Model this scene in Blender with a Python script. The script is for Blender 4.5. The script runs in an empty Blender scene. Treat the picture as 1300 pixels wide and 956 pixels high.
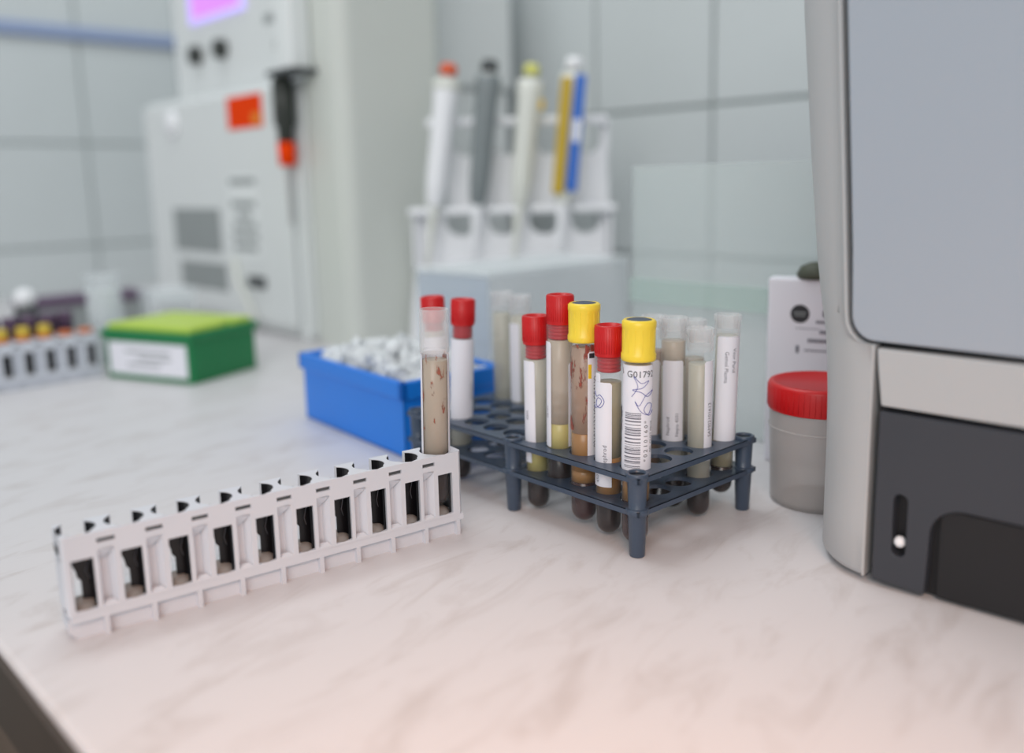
import bpy, bmesh, math, random
from math import sin, cos, pi, radians as rad
from mathutils import Vector, Matrix

random.seed(7)
sc = bpy.context.scene
COL = sc.collection

# ------------------------------------------------------------------ camera
cam_d = bpy.data.cameras.new('camera')
cam = bpy.data.objects.new('camera', cam_d)
COL.objects.link(cam)
cam_d.sensor_width = 36.0
cam_d.lens = 36.0 * 1130.0 / 1300.0
cam_d.shift_y = -44.5 / 1300.0
cam_d.clip_start = 0.01
PITCH, ROLL = rad(10.1), rad(-1.3)
cam.matrix_world = (Matrix.Translation((0, 0, 0.195)) @ Matrix.Rotation(pi / 2 - PITCH, 4, 'X')
                    @ Matrix.Rotation(-ROLL * -1.0, 4, 'Z'))
cam_d.dof.use_dof = True
cam_d.dof.focus_distance = 0.482
cam_d.dof.aperture_fstop = 2.5
sc.camera = cam

# ------------------------------------------------------------------ world, ceiling lamp, added fill lights, exposure
w = bpy.data.worlds.new('world')
sc.world = w
w.use_nodes = True
w.node_tree.nodes['Background'].inputs[0].default_value = (0.93, 0.97, 1.0, 1)
w.node_tree.nodes['Background'].inputs[1].default_value = 0.50


def area(name, loc, target, size, energy, color):
    d = bpy.data.lights.new(name, 'AREA')
    d.shape = 'RECTANGLE'
    d.size, d.size_y = size
    d.energy = energy
    d.color = color
    o = bpy.data.objects.new(name, d)
    COL.objects.link(o)
    o.location = loc
    o.rotation_euler = (Vector(target) - Vector(loc)).to_track_quat('-Z', 'Y').to_euler()
    return o


area('ceiling_lamp_light', (-0.45, 1.00, 1.85), (-0.1, 0.7, 0), (1.0, 0.5), 10.0, (0.95, 0.985, 1.0))
area('front_fill_light', (-0.7, -2.4, 1.55), (0.0, 0.7, 0.1), (1.8, 1.2), 38.0, (0.99, 0.97, 0.95))  # added frontal fill, brightens the faces turned to the camera
wl = area('warm_fill_light', (0.10, -0.22, 0.48), (0.02, 0.06, 0), (0.25, 0.25), 0.62, (1.0, 0.42, 0.17))  # added warm fill tinting the near worktop, not a known lamp
wl.data.spread = rad(62)

sc.view_settings.view_transform = 'Standard'
sc.view_settings.look = 'None'
sc.view_settings.gamma = 1.0
sc.view_settings.use_curve_mapping = False
sc.view_settings.exposure = 0.12
sc.cycles.transparent_max_bounces = 24
sc.cycles.max_bounces = 10


# ------------------------------------------------------------------ materials
def srgb(r, g, b):
    f = lambda c: (c / 255 / 12.92) if c / 255 <= 0.04045 else ((c / 255 + 0.055) / 1.055) ** 2.4
    return (f(r), f(g), f(b), 1)


def mat(name, col, rough=0.5, metal=0.0, bump=0.0, bscale=300.0, vary=0.0, vscale=20.0, spec=0.5, emis=None):
    m = bpy.data.materials.new(name)
    m.use_nodes = True
    nt = m.node_tree
    b = nt.nodes['Principled BSDF']
    b.inputs['Base Color'].default_value = col
    b.inputs['Roughness'].default_value = rough
    b.inputs['Metallic'].default_value = metal
    b.inputs['Specular IOR Level'].default_value = spec
    tc = nt.nodes.new('ShaderNodeTexCoord')
    if vary > 0:
        n = nt.nodes.new('ShaderNodeTexNoise')
        n.inputs['Scale'].default_value = vscale
        n.inputs['Detail'].default_value = 5
        nt.links.new(tc.outputs['Object'], n.inputs['Vector'])
        hs = nt.nodes.new('ShaderNodeMix')
        hs.data_type = 'RGBA'
        hs.inputs[6].default_value = tuple(c * (1 - vary) for c in col[:3]) + (1,)
        hs.inputs[7].default_value = tuple(min(1, c * (1 + vary)) for c in col[:3]) + (1,)
        nt.links.new(n.outputs['Fac'], hs.inputs[0])
        nt.links.new(hs.outputs[2], b.inputs['Base Color'])
    if bump > 0:
        n2 = nt.nodes.new('ShaderNodeTexNoise')
        n2.inputs['Scale'].default_value = bscale
        n2.inputs['Detail'].default_value = 3
        nt.links.new(tc.outputs['Object'], n2.inputs['Vector'])
        bp = nt.nodes.new('ShaderNodeBump')
        bp.inputs['Strength'].default_value = bump
        bp.inputs['Distance'].default_value = 0.0004
        nt.links.new(n2.outputs['Fac'], bp.inputs['Height'])
        nt.links.new(bp.outputs['Normal'], b.inputs['Normal'])
    if emis:
        b.inputs['Emission Color'].default_value = emis[0]
        b.inputs['Emission Strength'].default_value = emis[1]
    return m


def clear(name, col, alpha, rough=0.15, edge=0.35, vary=0.0):
    """thin translucent plastic: mostly see-through, milkier towards grazing angles"""
    m = bpy.data.materials.new(name)
    m.use_nodes = True
    nt = m.node_tree
    b = nt.nodes['Principled BSDF']
    b.inputs['Base Color'].default_value = col
    b.inputs['Roughness'].default_value = rough
    lw = nt.nodes.new('ShaderNodeLayerWeight')
    lw.inputs['Blend'].default_value = 0.3
    mr = nt.nodes.new('ShaderNodeMapRange')
    mr.inputs[3].default_value = alpha
    mr.inputs[4].default_value = min(1, alpha + edge)
    nt.links.new(lw.outputs['Facing'], mr.inputs[0])
    out = mr.outputs[0]
    if vary > 0:
        tc = nt.nodes.new('ShaderNodeTexCoord')
        n = nt.nodes.new('ShaderNodeTexNoise')
        n.inputs['Scale'].default_value = 60
        nt.links.new(tc.outputs['Object'], n.inputs['Vector'])
        mu = nt.nodes.new('ShaderNodeMath')
        mu.operation = 'MULTIPLY_ADD'
        mu.inputs[1].default_value = vary
        nt.links.new(n.outputs['Fac'], mu.inputs[0])
        nt.links.new(out, mu.inputs[2])
        out = mu.outputs[0]
    tr = nt.nodes.new('ShaderNodeBsdfTransparent')
    mx = nt.nodes.new('ShaderNodeMixShader')
    nt.links.new(out, mx.inputs[0])
    nt.links.new(tr.outputs[0], mx.inputs[1])
    nt.links.new(b.outputs[0], mx.inputs[2])
    nt.links.new(mx.outputs[0], nt.nodes['Material Output'].inputs[0])
    return m


def smear_mat(name, col, thr, scale, strength=0.9):
    """dried blood: opaque only where a stretched noise exceeds a threshold"""
    m = bpy.data.materials.new(name)
    m.use_nodes = True
    nt = m.node_tree
    b = nt.nodes['Principled BSDF']
    b.inputs['Base Color'].default_value = col
    b.inputs['Roughness'].default_value = 0.35
    tc = nt.nodes.new('ShaderNodeTexCoord')
    mp = nt.nodes.new('ShaderNodeMapping')
    mp.inputs['Scale'].default_value = (1, 1, 0.33)
    nt.links.new(tc.outputs['Object'], mp.inputs[0])
    n = nt.nodes.new('ShaderNodeTexNoise')
    n.inputs['Scale'].default_value = scale
    n.inputs['Detail'].default_value = 4
    n.inputs['Roughness'].default_value = 0.62
    nt.links.new(mp.outputs[0], n.inputs['Vector'])
    r = nt.nodes.new('ShaderNodeMapRange')
    r.inputs[1].default_value = thr
    r.inputs[2].default_value = thr + 0.06
    r.inputs[4].default_value = strength
    nt.links.new(n.outputs['Fac'], r.inputs[0])
    tr = nt.nodes.new('ShaderNodeBsdfTransparent')
    mx = nt.nodes.new('ShaderNodeMixShader')
    nt.links.new(r.outputs[0], mx.inputs[0])
    nt.links.new(tr.outputs[0], mx.inputs[1])
    nt.links.new(b.outputs[0], mx.inputs[2])
    nt.links.new(mx.outputs[0], nt.nodes['Material Output'].inputs[0])
    return m


def counter_mat():
    m = bpy.data.materials.new('marbled_laminate')
    m.use_nodes = True
    nt = m.node_tree
    b = nt.nodes['Principled BSDF']
    b.inputs['Roughness'].default_value = 0.42
    b.inputs['Specular IOR Level'].default_value = 0.35
    tc = nt.nodes.new('ShaderNodeTexCoord')
    mp = nt.nodes.new('ShaderNodeMapping')
    mp.inputs['Scale'].default_value = (2.2, 6.5, 1)
    rt = nt.nodes.new('ShaderNodeMapping')
    rt.inputs['Rotation'].default_value = (0, 0, rad(-52))
    nt.links.new(tc.outputs['Object'], rt.inputs[0])
    nt.links.new(rt.outputs[0], mp.inputs[0])
    n = nt.nodes.new('ShaderNodeTexNoise')
    n.inputs['Scale'].default_value = 7
    n.inputs['Detail'].default_value = 8
    n.inputs['Roughness'].default_value = 0.62
    n.inputs['Distortion'].default_value = 0.9
    nt.links.new(mp.outputs[0], n.inputs['Vector'])
    r = nt.nodes.new('ShaderNodeValToRGB')
    r.color_ramp.elements[0].position = 0.30
    r.color_ramp.elements[0].color = (0.57, 0.54, 0.54, 1)
    r.color_ramp.elements[1].position = 0.50
    r.color_ramp.elements[1].color = (0.67, 0.655, 0.67, 1)
    nt.links.new(n.outputs['Fac'], r.inputs[0])
    nt.links.new(r.outputs[0], b.inputs['Base Color'])
    return m


M = dict(
    counter=counter_mat(),
    edge=mat('dark_edge_band', (0.05, 0.035, 0.025, 1), 0.5, vary=0.2),
    tile=mat('glazed_tile', srgb(206, 212, 213), 0.28, vary=0.04, vscale=6),
    grout=mat('grout', srgb(162, 172, 170), 0.85, bump=0.3, vary=0.1),
    floor=mat('floor_lino', (0.10, 0.07, 0.05, 1), 0.5, vary=0.15),
    bluepipe=mat('blue_grey_conduit', srgb(150, 166, 200), 0.4, vary=0.05),
    cabinet=mat('cabinet_board', (0.14, 0.10, 0.075, 1), 0.55, vary=0.1),
    rackgrey=mat('light_grey_plastic', srgb(212, 216, 224), 0.38, bump=0.08, vary=0.02),
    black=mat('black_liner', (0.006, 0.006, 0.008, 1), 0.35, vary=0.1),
    spring=mat('spring_steel', (0.25, 0.25, 0.28, 1), 0.35, metal=0.9, vary=0.05),
    seatgrey=mat('grey_seat', (0.33, 0.32, 0.31, 1), 0.5, vary=0.15),
    cream=mat('cream_plastic', srgb(222, 218, 190), 0.5, vary=0.03),
    slate=mat('slate_blue_plastic', srgb(64, 78, 97), 0.30, bump=0.25, bscale=900, vary=0.08, vscale=60),
    red=mat('red_rubber', srgb(200, 12, 18), 0.42, bump=0.1, vary=0.06),
    redplug=mat('red_plug', srgb(176, 36, 48), 0.5, vary=0.1),
    yellow=mat('yellow_plastic', srgb(252, 220, 66), 0.35, bump=0.05, vary=0.03),
    septum=mat('grey_septum', srgb(70, 80, 98), 0.5, vary=0.1),
    paper=mat('label_paper', srgb(238, 238, 246), 0.55, vary=0.012, vscale=40),
    ink=mat('label_ink', (0.03, 0.03, 0.035, 1), 0.6, vary=0.05),
    greyink=mat('grey_print', (0.16, 0.16, 0.20, 1), 0.6, vary=0.05),
    blueink=mat('blue_pen', (0.03, 0.04, 0.35, 1), 0.6, vary=0.05),
    yink=mat('yellow_mark', srgb(240, 200, 30), 0.6, vary=0.05),
    tube=clear('tube_plastic', (0.80, 0.80, 0.80, 1), 0.02, 0.08, 0.16),
    milky=clear('milky_cap_plastic', (0.86, 0.86, 0.87, 1), 0.12, 0.22, 0.40, vary=0.08),
    clot=mat('blood_clot', (0.012, 0.005, 0.006, 1), 0.25, vary=0.3, vscale=90),
    clotred=mat('dark_red_blood', (0.035, 0.010, 0.012, 1), 0.25, vary=0.3, vscale=90),
    serum=clear('pale_serum', srgb(214, 212, 198), 0.66, 0.3, 0.12),
    serumtan=clear('tan_serum', srgb(206, 192, 174), 0.66, 0.3, 0.12),
    serumbrown=clear('brown_serum', srgb(190, 160, 138), 0.66, 0.3, 0.12),
    gel=mat('olive_gel', srgb(190, 180, 116), 0.35, vary=0.07, vscale=60),
    gelbrown=mat('amber_gel', srgb(160, 118, 70), 0.3, vary=0.1, vscale=60),
    olive=clear('olive_serum', srgb(184, 174, 144), 0.72, 0.3, 0.12),
    smear=smear_mat('blood_smear', (0.30, 0.05, 0.03, 1), 0.545, 210),
    smear2=smear_mat('thin_blood_smear', (0.36, 0.09, 0.05, 1), 0.59, 260, 0.85),
    blue=mat('blue_plastic', srgb(20, 124, 226), 0.35, bump=0.1, vary=0.04),
    vial=clear('vial_plastic', (0.93, 0.96, 0.98, 1), 0.62, 0.12, 0.5),
    green=mat('green_plastic', srgb(12, 122, 68), 0.4, bump=0.1, vary=0.06),
    lime=mat('lime_plastic', srgb(186, 214, 78), 0.4, vary=0.03),
    devgrey=mat('device_light_grey', srgb(224, 228, 228), 0.45, bump=0.05, vary=0.015),
    devwhite=mat('device_white', srgb(232, 236, 236), 0.42, vary=0.015),
    devbeige=mat('device_warm_white', srgb(212, 216, 210), 0.5, vary=0.015),
    devseam=mat('device_seam', (0.10, 0.10, 0.10, 1), 0.6, vary=0.1),
    knob=mat('dark_knob', (0.03, 0.035, 0.03, 1), 0.4, vary=0.1),
    screen=mat('screen', (0.02, 0.01, 0.05, 1), 0.3, emis=((0.66, 0.24, 1.0, 1), 1.05)),
    screenb=mat('screen_rim', (0.1, 0.1, 0.3, 1), 0.3, emis=((0.55, 0.45, 1.0, 1), 1.0)),
    orange=mat('orange_sticker', srgb(240, 66, 0), 0.7, vary=0.08, vscale=60, spec=0.1),
    orangey=mat('amber_sticker_print', srgb(236, 140, 20), 0.5, vary=0.08),
    pale=mat('pale_print', srgb(150, 156, 156), 0.6, vary=0.05),
    steel=mat('steel', (0.55, 0.55, 0.55, 1), 0.3, metal=0.8, vary=0.05),
    white=mat('white_plastic', srgb(246, 247, 250), 0.35, vary=0.015),
    offwhite=mat('off_white_plastic', srgb(226, 228, 220), 0.4, vary=0.02),
    gunmetal=mat('grey_pipette', srgb(128, 136, 138), 0.35, vary=0.05),
    dgrey=mat('dark_grey_plastic', srgb(78, 82, 84), 0.4, vary=0.06),
    pyel=mat('mustard_plastic', srgb(196, 164, 24), 0.4, vary=0.04),
    pblue=mat('pipette_blue', srgb(30, 104, 200), 0.35, vary=0.04),
    porange=mat('pipette_orange', srgb(226, 96, 52), 0.4, vary=0.04),
    plime=mat('pipette_lime', srgb(222, 222, 120), 0.4, vary=0.04),
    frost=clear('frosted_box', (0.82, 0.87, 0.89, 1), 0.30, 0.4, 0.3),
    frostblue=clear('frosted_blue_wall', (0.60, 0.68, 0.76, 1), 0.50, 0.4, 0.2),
    sheet=clear('frosted_sheet', (0.72, 0.80, 0.79, 1), 0.34, 0.55, 0.1),
    sheetgreen=clear('frosted_green_strip', (0.62, 0.80, 0.72, 1), 0.25, 0.45, 0.2),
    gut=clear('specimen_cup_plastic', (0.66, 0.62, 0.60, 1), 0.40, 0.3, 0.3),
    dkgreen=mat('dark_olive_cap', srgb(76, 80, 66), 0.6, vary=0.2, vscale=80),
    silver=mat('silver_grey_paint', srgb(170, 178, 188), 0.42, bump=0.12, bscale=1200, vary=0.02, vscale=8),
    silver2=mat('warm_silver_paint', srgb(188, 189, 190), 0.42, bump=0.12, bscale=1200, vary=0.02, vscale=8),
    anth=mat('anthracite_plastic', srgb(58, 61, 68), 0.5, bump=0.15, bscale=1200, vary=0.05),
    anthdark=mat('black_recess', srgb(26, 26, 29), 0.55, vary=0.1),
    purple=mat('purple_cap', srgb(92, 70, 96), 0.5, vary=0.1),
    capyel=mat('old_yellow_cap', srgb(206, 178, 60), 0.45, vary=0.1),
    capor=mat('orange_cap_ring', srgb(216, 120, 60), 0.45, vary=0.1),
    lampbody=mat('lamp_body', (0.8, 0.8, 0.8, 1), 0.5, vary=0.02),
)


# ------------------------------------------------------------------ mesh helpers
class MB:
    def __init__(s):
        s.v, s.f, s.sm = [], [], []

    def add(s, verts, faces, smooth=False):
        o = len(s.v)
        s.v += [tuple(p) for p in verts]
        s.f += [tuple(o + i for i in f) for f in faces]
        s.sm += [smooth] * len(faces)
        return s

    def box(s, x0, x1, y0, y1, z0, z1):
        v = [(x, y, z) for z in (z0, z1) for y in (y0, y1) for x in (x0, x1)]
        return s.add(v, [(0, 2, 3, 1), (4, 5, 7, 6), (0, 1, 5, 4), (2, 6, 7, 3), (0, 4, 6, 2), (1, 3, 7, 5)])

    def prism(s, pts, z0, z1, axis='z'):
        """polygon (ccw) extruded; axis 'y' makes the points (x, z) and extrudes z0..z1 along y"""
        n = len(pts)
        if axis == 'z':
            v = [(x, y, z0) for x, y in pts] + [(x, y, z1) for x, y in pts]
        else:
            v = [(x, z1, y) for x, y in pts] + [(x, z0, y) for x, y in pts]
        f = [tuple(range(n - 1, -1, -1)), tuple(range(n, 2 * n))]
        f += [(i, (i + 1) % n, n + (i + 1) % n, n + i) for i in range(n)]
        return s.add(v, f)

    def lathe(s, prof, seg=32, c=(0, 0), smooth=True, a0=0.0, a1=2 * pi):
        """profile of (r, z); r == 0 closes to a point"""
        full = abs(a1 - a0 - 2 * pi) < 1e-6
        n = seg if full else seg + 1
        verts, idx = [], []
        for r, z in prof:
            if r < 1e-7:
                idx.append([len(verts)] * n)
                verts.append((c[0], c[1], z))
            else:
                idx.append(list(range(len(verts), len(verts) + n)))
                for k in range(n):
                    a = a0 + (a1 - a0) * k / seg
                    verts.append((c[0] + r * cos(a), c[1] + r * sin(a), z))
        faces = []
        for i in range(len(prof) - 1):
            for k in range(seg):
                k2 = (k + 1) % n
                q = [idx[i][k], idx[i][k2], idx[i + 1][k2], idx[i + 1][k]]
                q2 = []
                for t in q:
                    if t not in q2:
                        q2.append(t)
                if len(q2) > 2:
                    faces.append(tuple(q2))
        return s.add(verts, faces, smooth)

    def path(s, pts, r, seg=6, r1=None):
        pts = [Vector(p) for p in pts]
        n = len(pts)
        verts = []
        for i, p in enumerate(pts):
            t = (pts[min(i + 1, n - 1)] - pts[max(i - 1, 0)]).normalized()
            a = t.orthogonal().normalized() if i == 0 else (a - t * a.dot(t)).normalized()
            b = t.cross(a)
            rr = r if r1 is None else r + (r1 - r) * i / (n - 1)
            for k in range(seg):
                th = 2 * pi * k / seg
                verts.append(p + (a * cos(th) + b * sin(th)) * rr)
        faces = [tuple(range(seg - 1, -1, -1)), tuple((n - 1) * seg + k for k in range(seg))]
        for i in range(n - 1):
            for k in range(seg):
                k2 = (k + 1) % seg
                faces.append((i * seg + k, i * seg + k2, (i + 1) * seg + k2, (i + 1) * seg + k))
        return s.add(verts, faces, True)

    def xf(s, m):
        s.v = [tuple(m @ Vector(p)) for p in s.v]
        return s

    def build(s, name, m, parent=None, bevel=0.0, seg=2, **props):
        me = bpy.data.meshes.new(name)
        me.from_pydata(s.v, [], s.f)
        me.polygons.foreach_set('use_smooth', s.sm)
        bm = bmesh.new()
        bm.from_mesh(me)
        bmesh.ops.recalc_face_normals(bm, faces=bm.faces)
        bm.to_mesh(me)
        bm.free()
        me.materials.append(m)
        o = bpy.data.objects.new(name, me)
        COL.objects.link(o)
        if parent is not None:
            o.parent = parent
        if bevel > 0:
            b = o.modifiers.new('bevel', 'BEVEL')
            b.width = bevel
            b.segments = seg
            b.limit_method = 'ANGLE'
            b.angle_limit = rad(40)
        for k, val in props.items():
            o[k] = val
        return o


def tag(o, label, cat, group=None):
    o['label'] = label
    o['category'] = cat
    if group:
        o['group'] = group
    return o


def empty(name, loc=(0, 0, 0), rz=0.0, label=None, cat=None, group=None):
    o = bpy.data.objects.new(name, None)
    o.empty_display_size = 0.02
    COL.objects.link(o)
    o.location = loc
    o.rotation_euler = (0, 0, rz)
    if label:
        tag(o, label, cat, group)
    return o


def rbox2(x0, x1, y0, y1, r, n=5):
    """rounded rectangle outline, ccw"""
    pts = []
    for cx, cy, a in ((x1 - r, y0 + r, -90), (x1 - r, y1 - r, 0), (x0 + r, y1 - r, 90), (x0 + r, y0 + r, 180)):
        for i in range(n + 1):
            t = rad(a + 90 * i / n)
            pts.append((cx + r * cos(t), cy + r * sin(t)))
    return pts


def text_mesh(body, size):
    cu = bpy.data.curves.new('writing', 'FONT')
    cu.body = body
    cu.size = size
    cu.align_x = 'CENTER'
    cu.align_y = 'CENTER'
    cu.resolution_u = 2
    o = bpy.data.objects.new('writing', cu)
    COL.objects.link(o)
    bpy.context.view_layer.update()
    me = bpy.data.meshes.new_from_object(o.evaluated_get(bpy.context.evaluated_depsgraph_get()))
    v = [tuple(p.co) for p in me.vertices]
    f = [tuple(p.vertices) for p in me.polygons]
    bpy.data.objects.remove(o)
    bpy.data.curves.remove(cu)
    bpy.data.meshes.remove(me)
    return v, f


def text_on_cyl(name, body, size, r, ang, z, turn, m, parent, sx=1.0):
    """writing wrapped on a cylinder; turn in degrees turns it on the surface"""
    v, f = text_mesh(body, size)
    t = rad(turn)
    out = []
    for x, y, _ in v:
        x *= sx
        X, Y = x * cos(t) - y * sin(t), x * sin(t) + y * cos(t)
        a = ang + X / r
        out.append((r * cos(a), r * sin(a), z + Y))
    return MB().add(out, f).build(name, m, parent)


def text_flat(body, size, mtx, mb):
    v, f = text_mesh(body, size)
    mb.add([tuple(mtx @ Vector(p)) for p in v], f)


def arc_patch(mb, r, a0, a1, z0, z1, seg=14, th=0.00012, zf=None):
    """curved sheet with thickness; zf(t) can shape its upper edge"""
    vs = []
    for k in range(seg + 1):
        t = k / seg
        a = a0 + (a1 - a0) * t
        zt = z1 if zf is None else zf(t)
        for rr, z in ((r, z0), (r, zt), (r + th, zt), (r + th, z0)):
            vs.append((rr * cos(a), rr * sin(a), z))
    fs = [(0, 1, 2, 3), tuple(4 * seg + i for i in (3, 2, 1, 0))]
    for k in range(seg):
        for i in range(4):
            j = (i + 1) % 4
            fs.append((4 * k + i, 4 * k + j, 4 * k + 4 + j, 4 * k + 4 + i))
    return mb.add(vs, fs, False)


# ------------------------------------------------------------------ setting
NX, NY = cos(rad(44)), sin(rad(44))          # direction into the right-hand tiled wall
DX, DY = -NY, NX                             # along the right-hand wall, away from the viewer
WR = 1.028                                   # its distance


def wp(n, s):                                # plan point from (distance towards wall, distance along it)
    return (NX * n + DX * s, NY * n + DY * s)


# the left-hand wall is the plane whose distance along D is WL
WL = 1.885
TILE = 0.2
GAP = 0.0045


def tiled_wall(name, origin, udir, ndir, u0, u1, zlist, tile_off):
    """backing slab + individual tiles; origin on the tile face plane, ndir points into the wall"""
    ang = math.atan2(udir[1], udir[0])
    back = MB().box(u0, u1, 0.006, 0.10, -0.85, 1.75)
    w = back.build(name, M['grout'], None, kind='structure')
    flip = (udir[0] * ndir[1] - udir[1] * ndir[0]) > 0
    w.matrix_world = Matrix(((udir[0], ndir[0], 0, origin[0]), (udir[1], ndir[1], 0, origin[1]), (0, 0, 1, 0), (0, 0, 0, 1)))
    first = None
    n0, n1 = int(math.ceil((u0 - tile_off) / TILE)), int(math.floor((u1 - tile_off) / TILE))
    for z in zlist:
        for k in range(n0, n1):
            if first is None:
                first = MB().box(GAP / 2, TILE - GAP / 2, 0.0, 0.0062, GAP / 2, TILE - GAP / 2).build('tile', M['tile'], w, bevel=0.0012, seg=1)
                t = first
            else:
                t = first.copy()
                COL.objects.link(t)
            t.location = (tile_off + k * TILE, random.uniform(-0.0004, 0.0004), z)
    return w


# right-hand wall: u runs along D; a grout line sits at s for pixel column 903
S903 = DX * 0.268 + DY * 1.2
tiled_wall('wall_right', wp(WR, 0), (DX, DY), (NX, NY), -0.75, WL + 0.1, [-0.11, 0.09, 0.29, 0.49, 0.69, 0.89, 1.09], (S903 % TILE))
# left-hand wall: u runs along N
S130 = NX * -0.822 + NY * 1.8
tiled_wall('wall_left', wp(0, WL), (NX, NY), (DX, DY), -0.9, WR + 0.1, [-0.11, 0.09, 0.29, 0.49, 0.69, 0.89, 1.09], (S130 % TILE))
MB().prism([wp(-0.9, -2.6), wp(WR + 0.3, -2.6), wp(WR + 0.3, WL + 0.3), wp(-0.9, WL + 0.3)], -0.95, -0.85).build('floor', M['floor'], None, kind='structure')
p0, p1 = wp(-0.9, WL - 0.012), wp(WR, WL - 0.012)
a0, a1 = wp(-0.9, WL), wp(WR, WL)
tr = MB().prism([p0, p1, a1, a0], 0.488, 0.512).build('trim_1', M['bluepipe'], None, bevel=0.003, kind='structure')

# worktop: its front edge runs parallel to the right-hand wall
FE = 0.087
top = empty('worktop', (0, 0, 0), 0, 'long white marbled laminate worktop under all the racks and analysers', 'worktop')
q = [wp(FE, -2.0), wp(WR - 0.001, -2.0), wp(WR - 0.001, WL - 0.001), wp(FE, WL - 0.001)]
MB().prism(q, -0.038, 0.0).build('board', M['counter'], top, bevel=0.003)
e = [wp(FE - 0.003, -2.0), wp(FE - 0.0002, -2.0), wp(FE - 0.0002, WL - 0.002), wp(FE - 0.003, WL - 0.002)]
MB().prism(e, -0.038, -0.003).build('edge_band', M['edge'], top)
cab = MB().prism([wp(FE + 0.06, -2.0), wp(WR - 0.02, -2.0), wp(WR - 0.02, WL - 0.02), wp(FE + 0.06, WL - 0.02)], -0.8499, -0.0385)
tag(cab.build('base_cabinet', M['cabinet']), 'dark brown base cabinet carrying the white worktop', 'cabinet')


# ------------------------------------------------------------------ analyser carrier rack (ten windows)
RP = 0.0205     # pitch
RL = 0.2035     # length
RD = 0.0202     # depth
RH = 0.0485     # height


def carrier_rack_mesh():
    mb = MB()
    R = 0.0086
    cy = 0.0107
    cs = [0.008 + RP * k for k in range(10)]

    def cellpoly(c0, c1, front, left_end, right_end):
        """plan outline of the web between slot c0 and slot c1 (either may be None at the ends)"""
        pts = list(front)
        # right boundary = left side of hole c1, from front to back
        if c1 is not None:
            for i in range(9):
                y = 0.0021 + (0.0193 - 0.0021) * i / 8
                dx = math.sqrt(max(R * R - (y - cy) ** 2, 0.0))
                x = c1 - max(dx, 0.0043)
                pts.append((x, y))
            pts.append((c1 - 0.0043, RD))
        else:
            pts += [(right_end, RD)]
        if c0 is not None:
            pts.append((c0 + 0.0050, RD))
            for i in range(8, -1, -1):
                y = 0.0021 + (0.0193 - 0.0021) * i / 8
                dx = math.sqrt(max(R * R - (y - cy) ** 2, 0.0))
                pts.append((c0 + max(dx, 0.0048), y))
        else:
            pts += [(left_end, RD)]
        return pts

    # floor rail
    mb.box(0.0012, RL, 0.0, RD, 0.0085, 0.0122)
    # skirt
    sk = [(0.0035, 0.0), (RL, 0.0), (RL, 0.0088), (-0.0, 0.0088), (0.0, 0.0035)]
    mb.prism(sk, 0.0030, RD - 0.0030, axis='y')
    for k in range(10):
        x = 0.0155 + RP * k
        mb.box(x - 0.0011, x + 0.0011, -0.0002, RD, 0.0, 0.009)
    webs = [(None, cs[0])] + [(cs[k], cs[k + 1]) for k in range(9)] + [(cs[9], None)]
    zs = [(0.0120, 0.0136, 0), (0.0136, 0.0372, 1), (0.0372, 0.0405, 2), (0.0405, 0.0432, 3), (0.0432, 0.0452, 4), (0.0452, RH, 3)]
    for c0, c1 in webs:
        for z0, z1, kind in zs:
            if kind in (1,):
                xl = (c0 + 0.0045) if c0 is not None else 0.0
                xr = (c1 - 0.0045) if c1 is not None else RL
            else:
                xl = c0 if c0 is not None else 0.0
                xr = c1 if c1 is not None else RL
            mid = c0 is not None and c1 is not None
            if mid and kind in (1, 2):
                m0 = c0 + 0.0066
                front = [(xl, 0), (m0, 0), (m0 + 0.0012, 0.0046), (m0 + 0.0042, 0.0042), (m0 + 0.0064, 0.0008), (m0 + 0.0068, 0), (xr, 0)]
            elif mid and kind == 4:
                m0 = c0 + 0.0066
                front = [(xl, 0), (m0, 0), (m0, 0.0026), (m0 + 0.0076, 0.0026), (m0 + 0.0076, 0), (xr, 0)]
            else:
                front = [(xl, 0), (xr, 0)]
            if c1 is None:
                front = [(xl, 0), (RL - 0.002, 0), (RL, 0.002)]
            if c0 is None:
                front = [(0.0, 0.0015), (0.0015, 0), (xr, 0)]
            mb.prism(cellpoly(c0, c1, front, 0.0, RL), z0, z1)
    # sloped hood at the top of each pocket
    for k in range(9):
        m0 = cs[k] + 0.0066
        mb.add([(m0, 0, 0.0405), (m0 + 0.0068, 0, 0.0405), (m0 + 0.0068, 0, 0.0395), (m0 + 0.0013, 0.0044, 0.0335)],
               [(0, 1, 2, 3), (0, 3, 1), (1, 3, 2), (0, 2, 1)])
        # little foot bevel of the pocket
        mb.add([(m0, 0, 0.0136), (m0 + 0.0068, 0, 0.0136), (m0 + 0.0052, 0.0016, 0.0152), (m0 + 0.0014, 0.0024, 0.0152)],
               [(0, 1, 2, 3)])
    return mb, cs


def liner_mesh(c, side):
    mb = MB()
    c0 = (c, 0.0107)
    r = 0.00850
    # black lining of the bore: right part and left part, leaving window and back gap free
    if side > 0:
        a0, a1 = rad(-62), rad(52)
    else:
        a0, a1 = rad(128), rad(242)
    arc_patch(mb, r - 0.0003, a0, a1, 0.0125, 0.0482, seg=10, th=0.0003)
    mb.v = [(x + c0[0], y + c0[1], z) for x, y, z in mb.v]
    return mb


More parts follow.
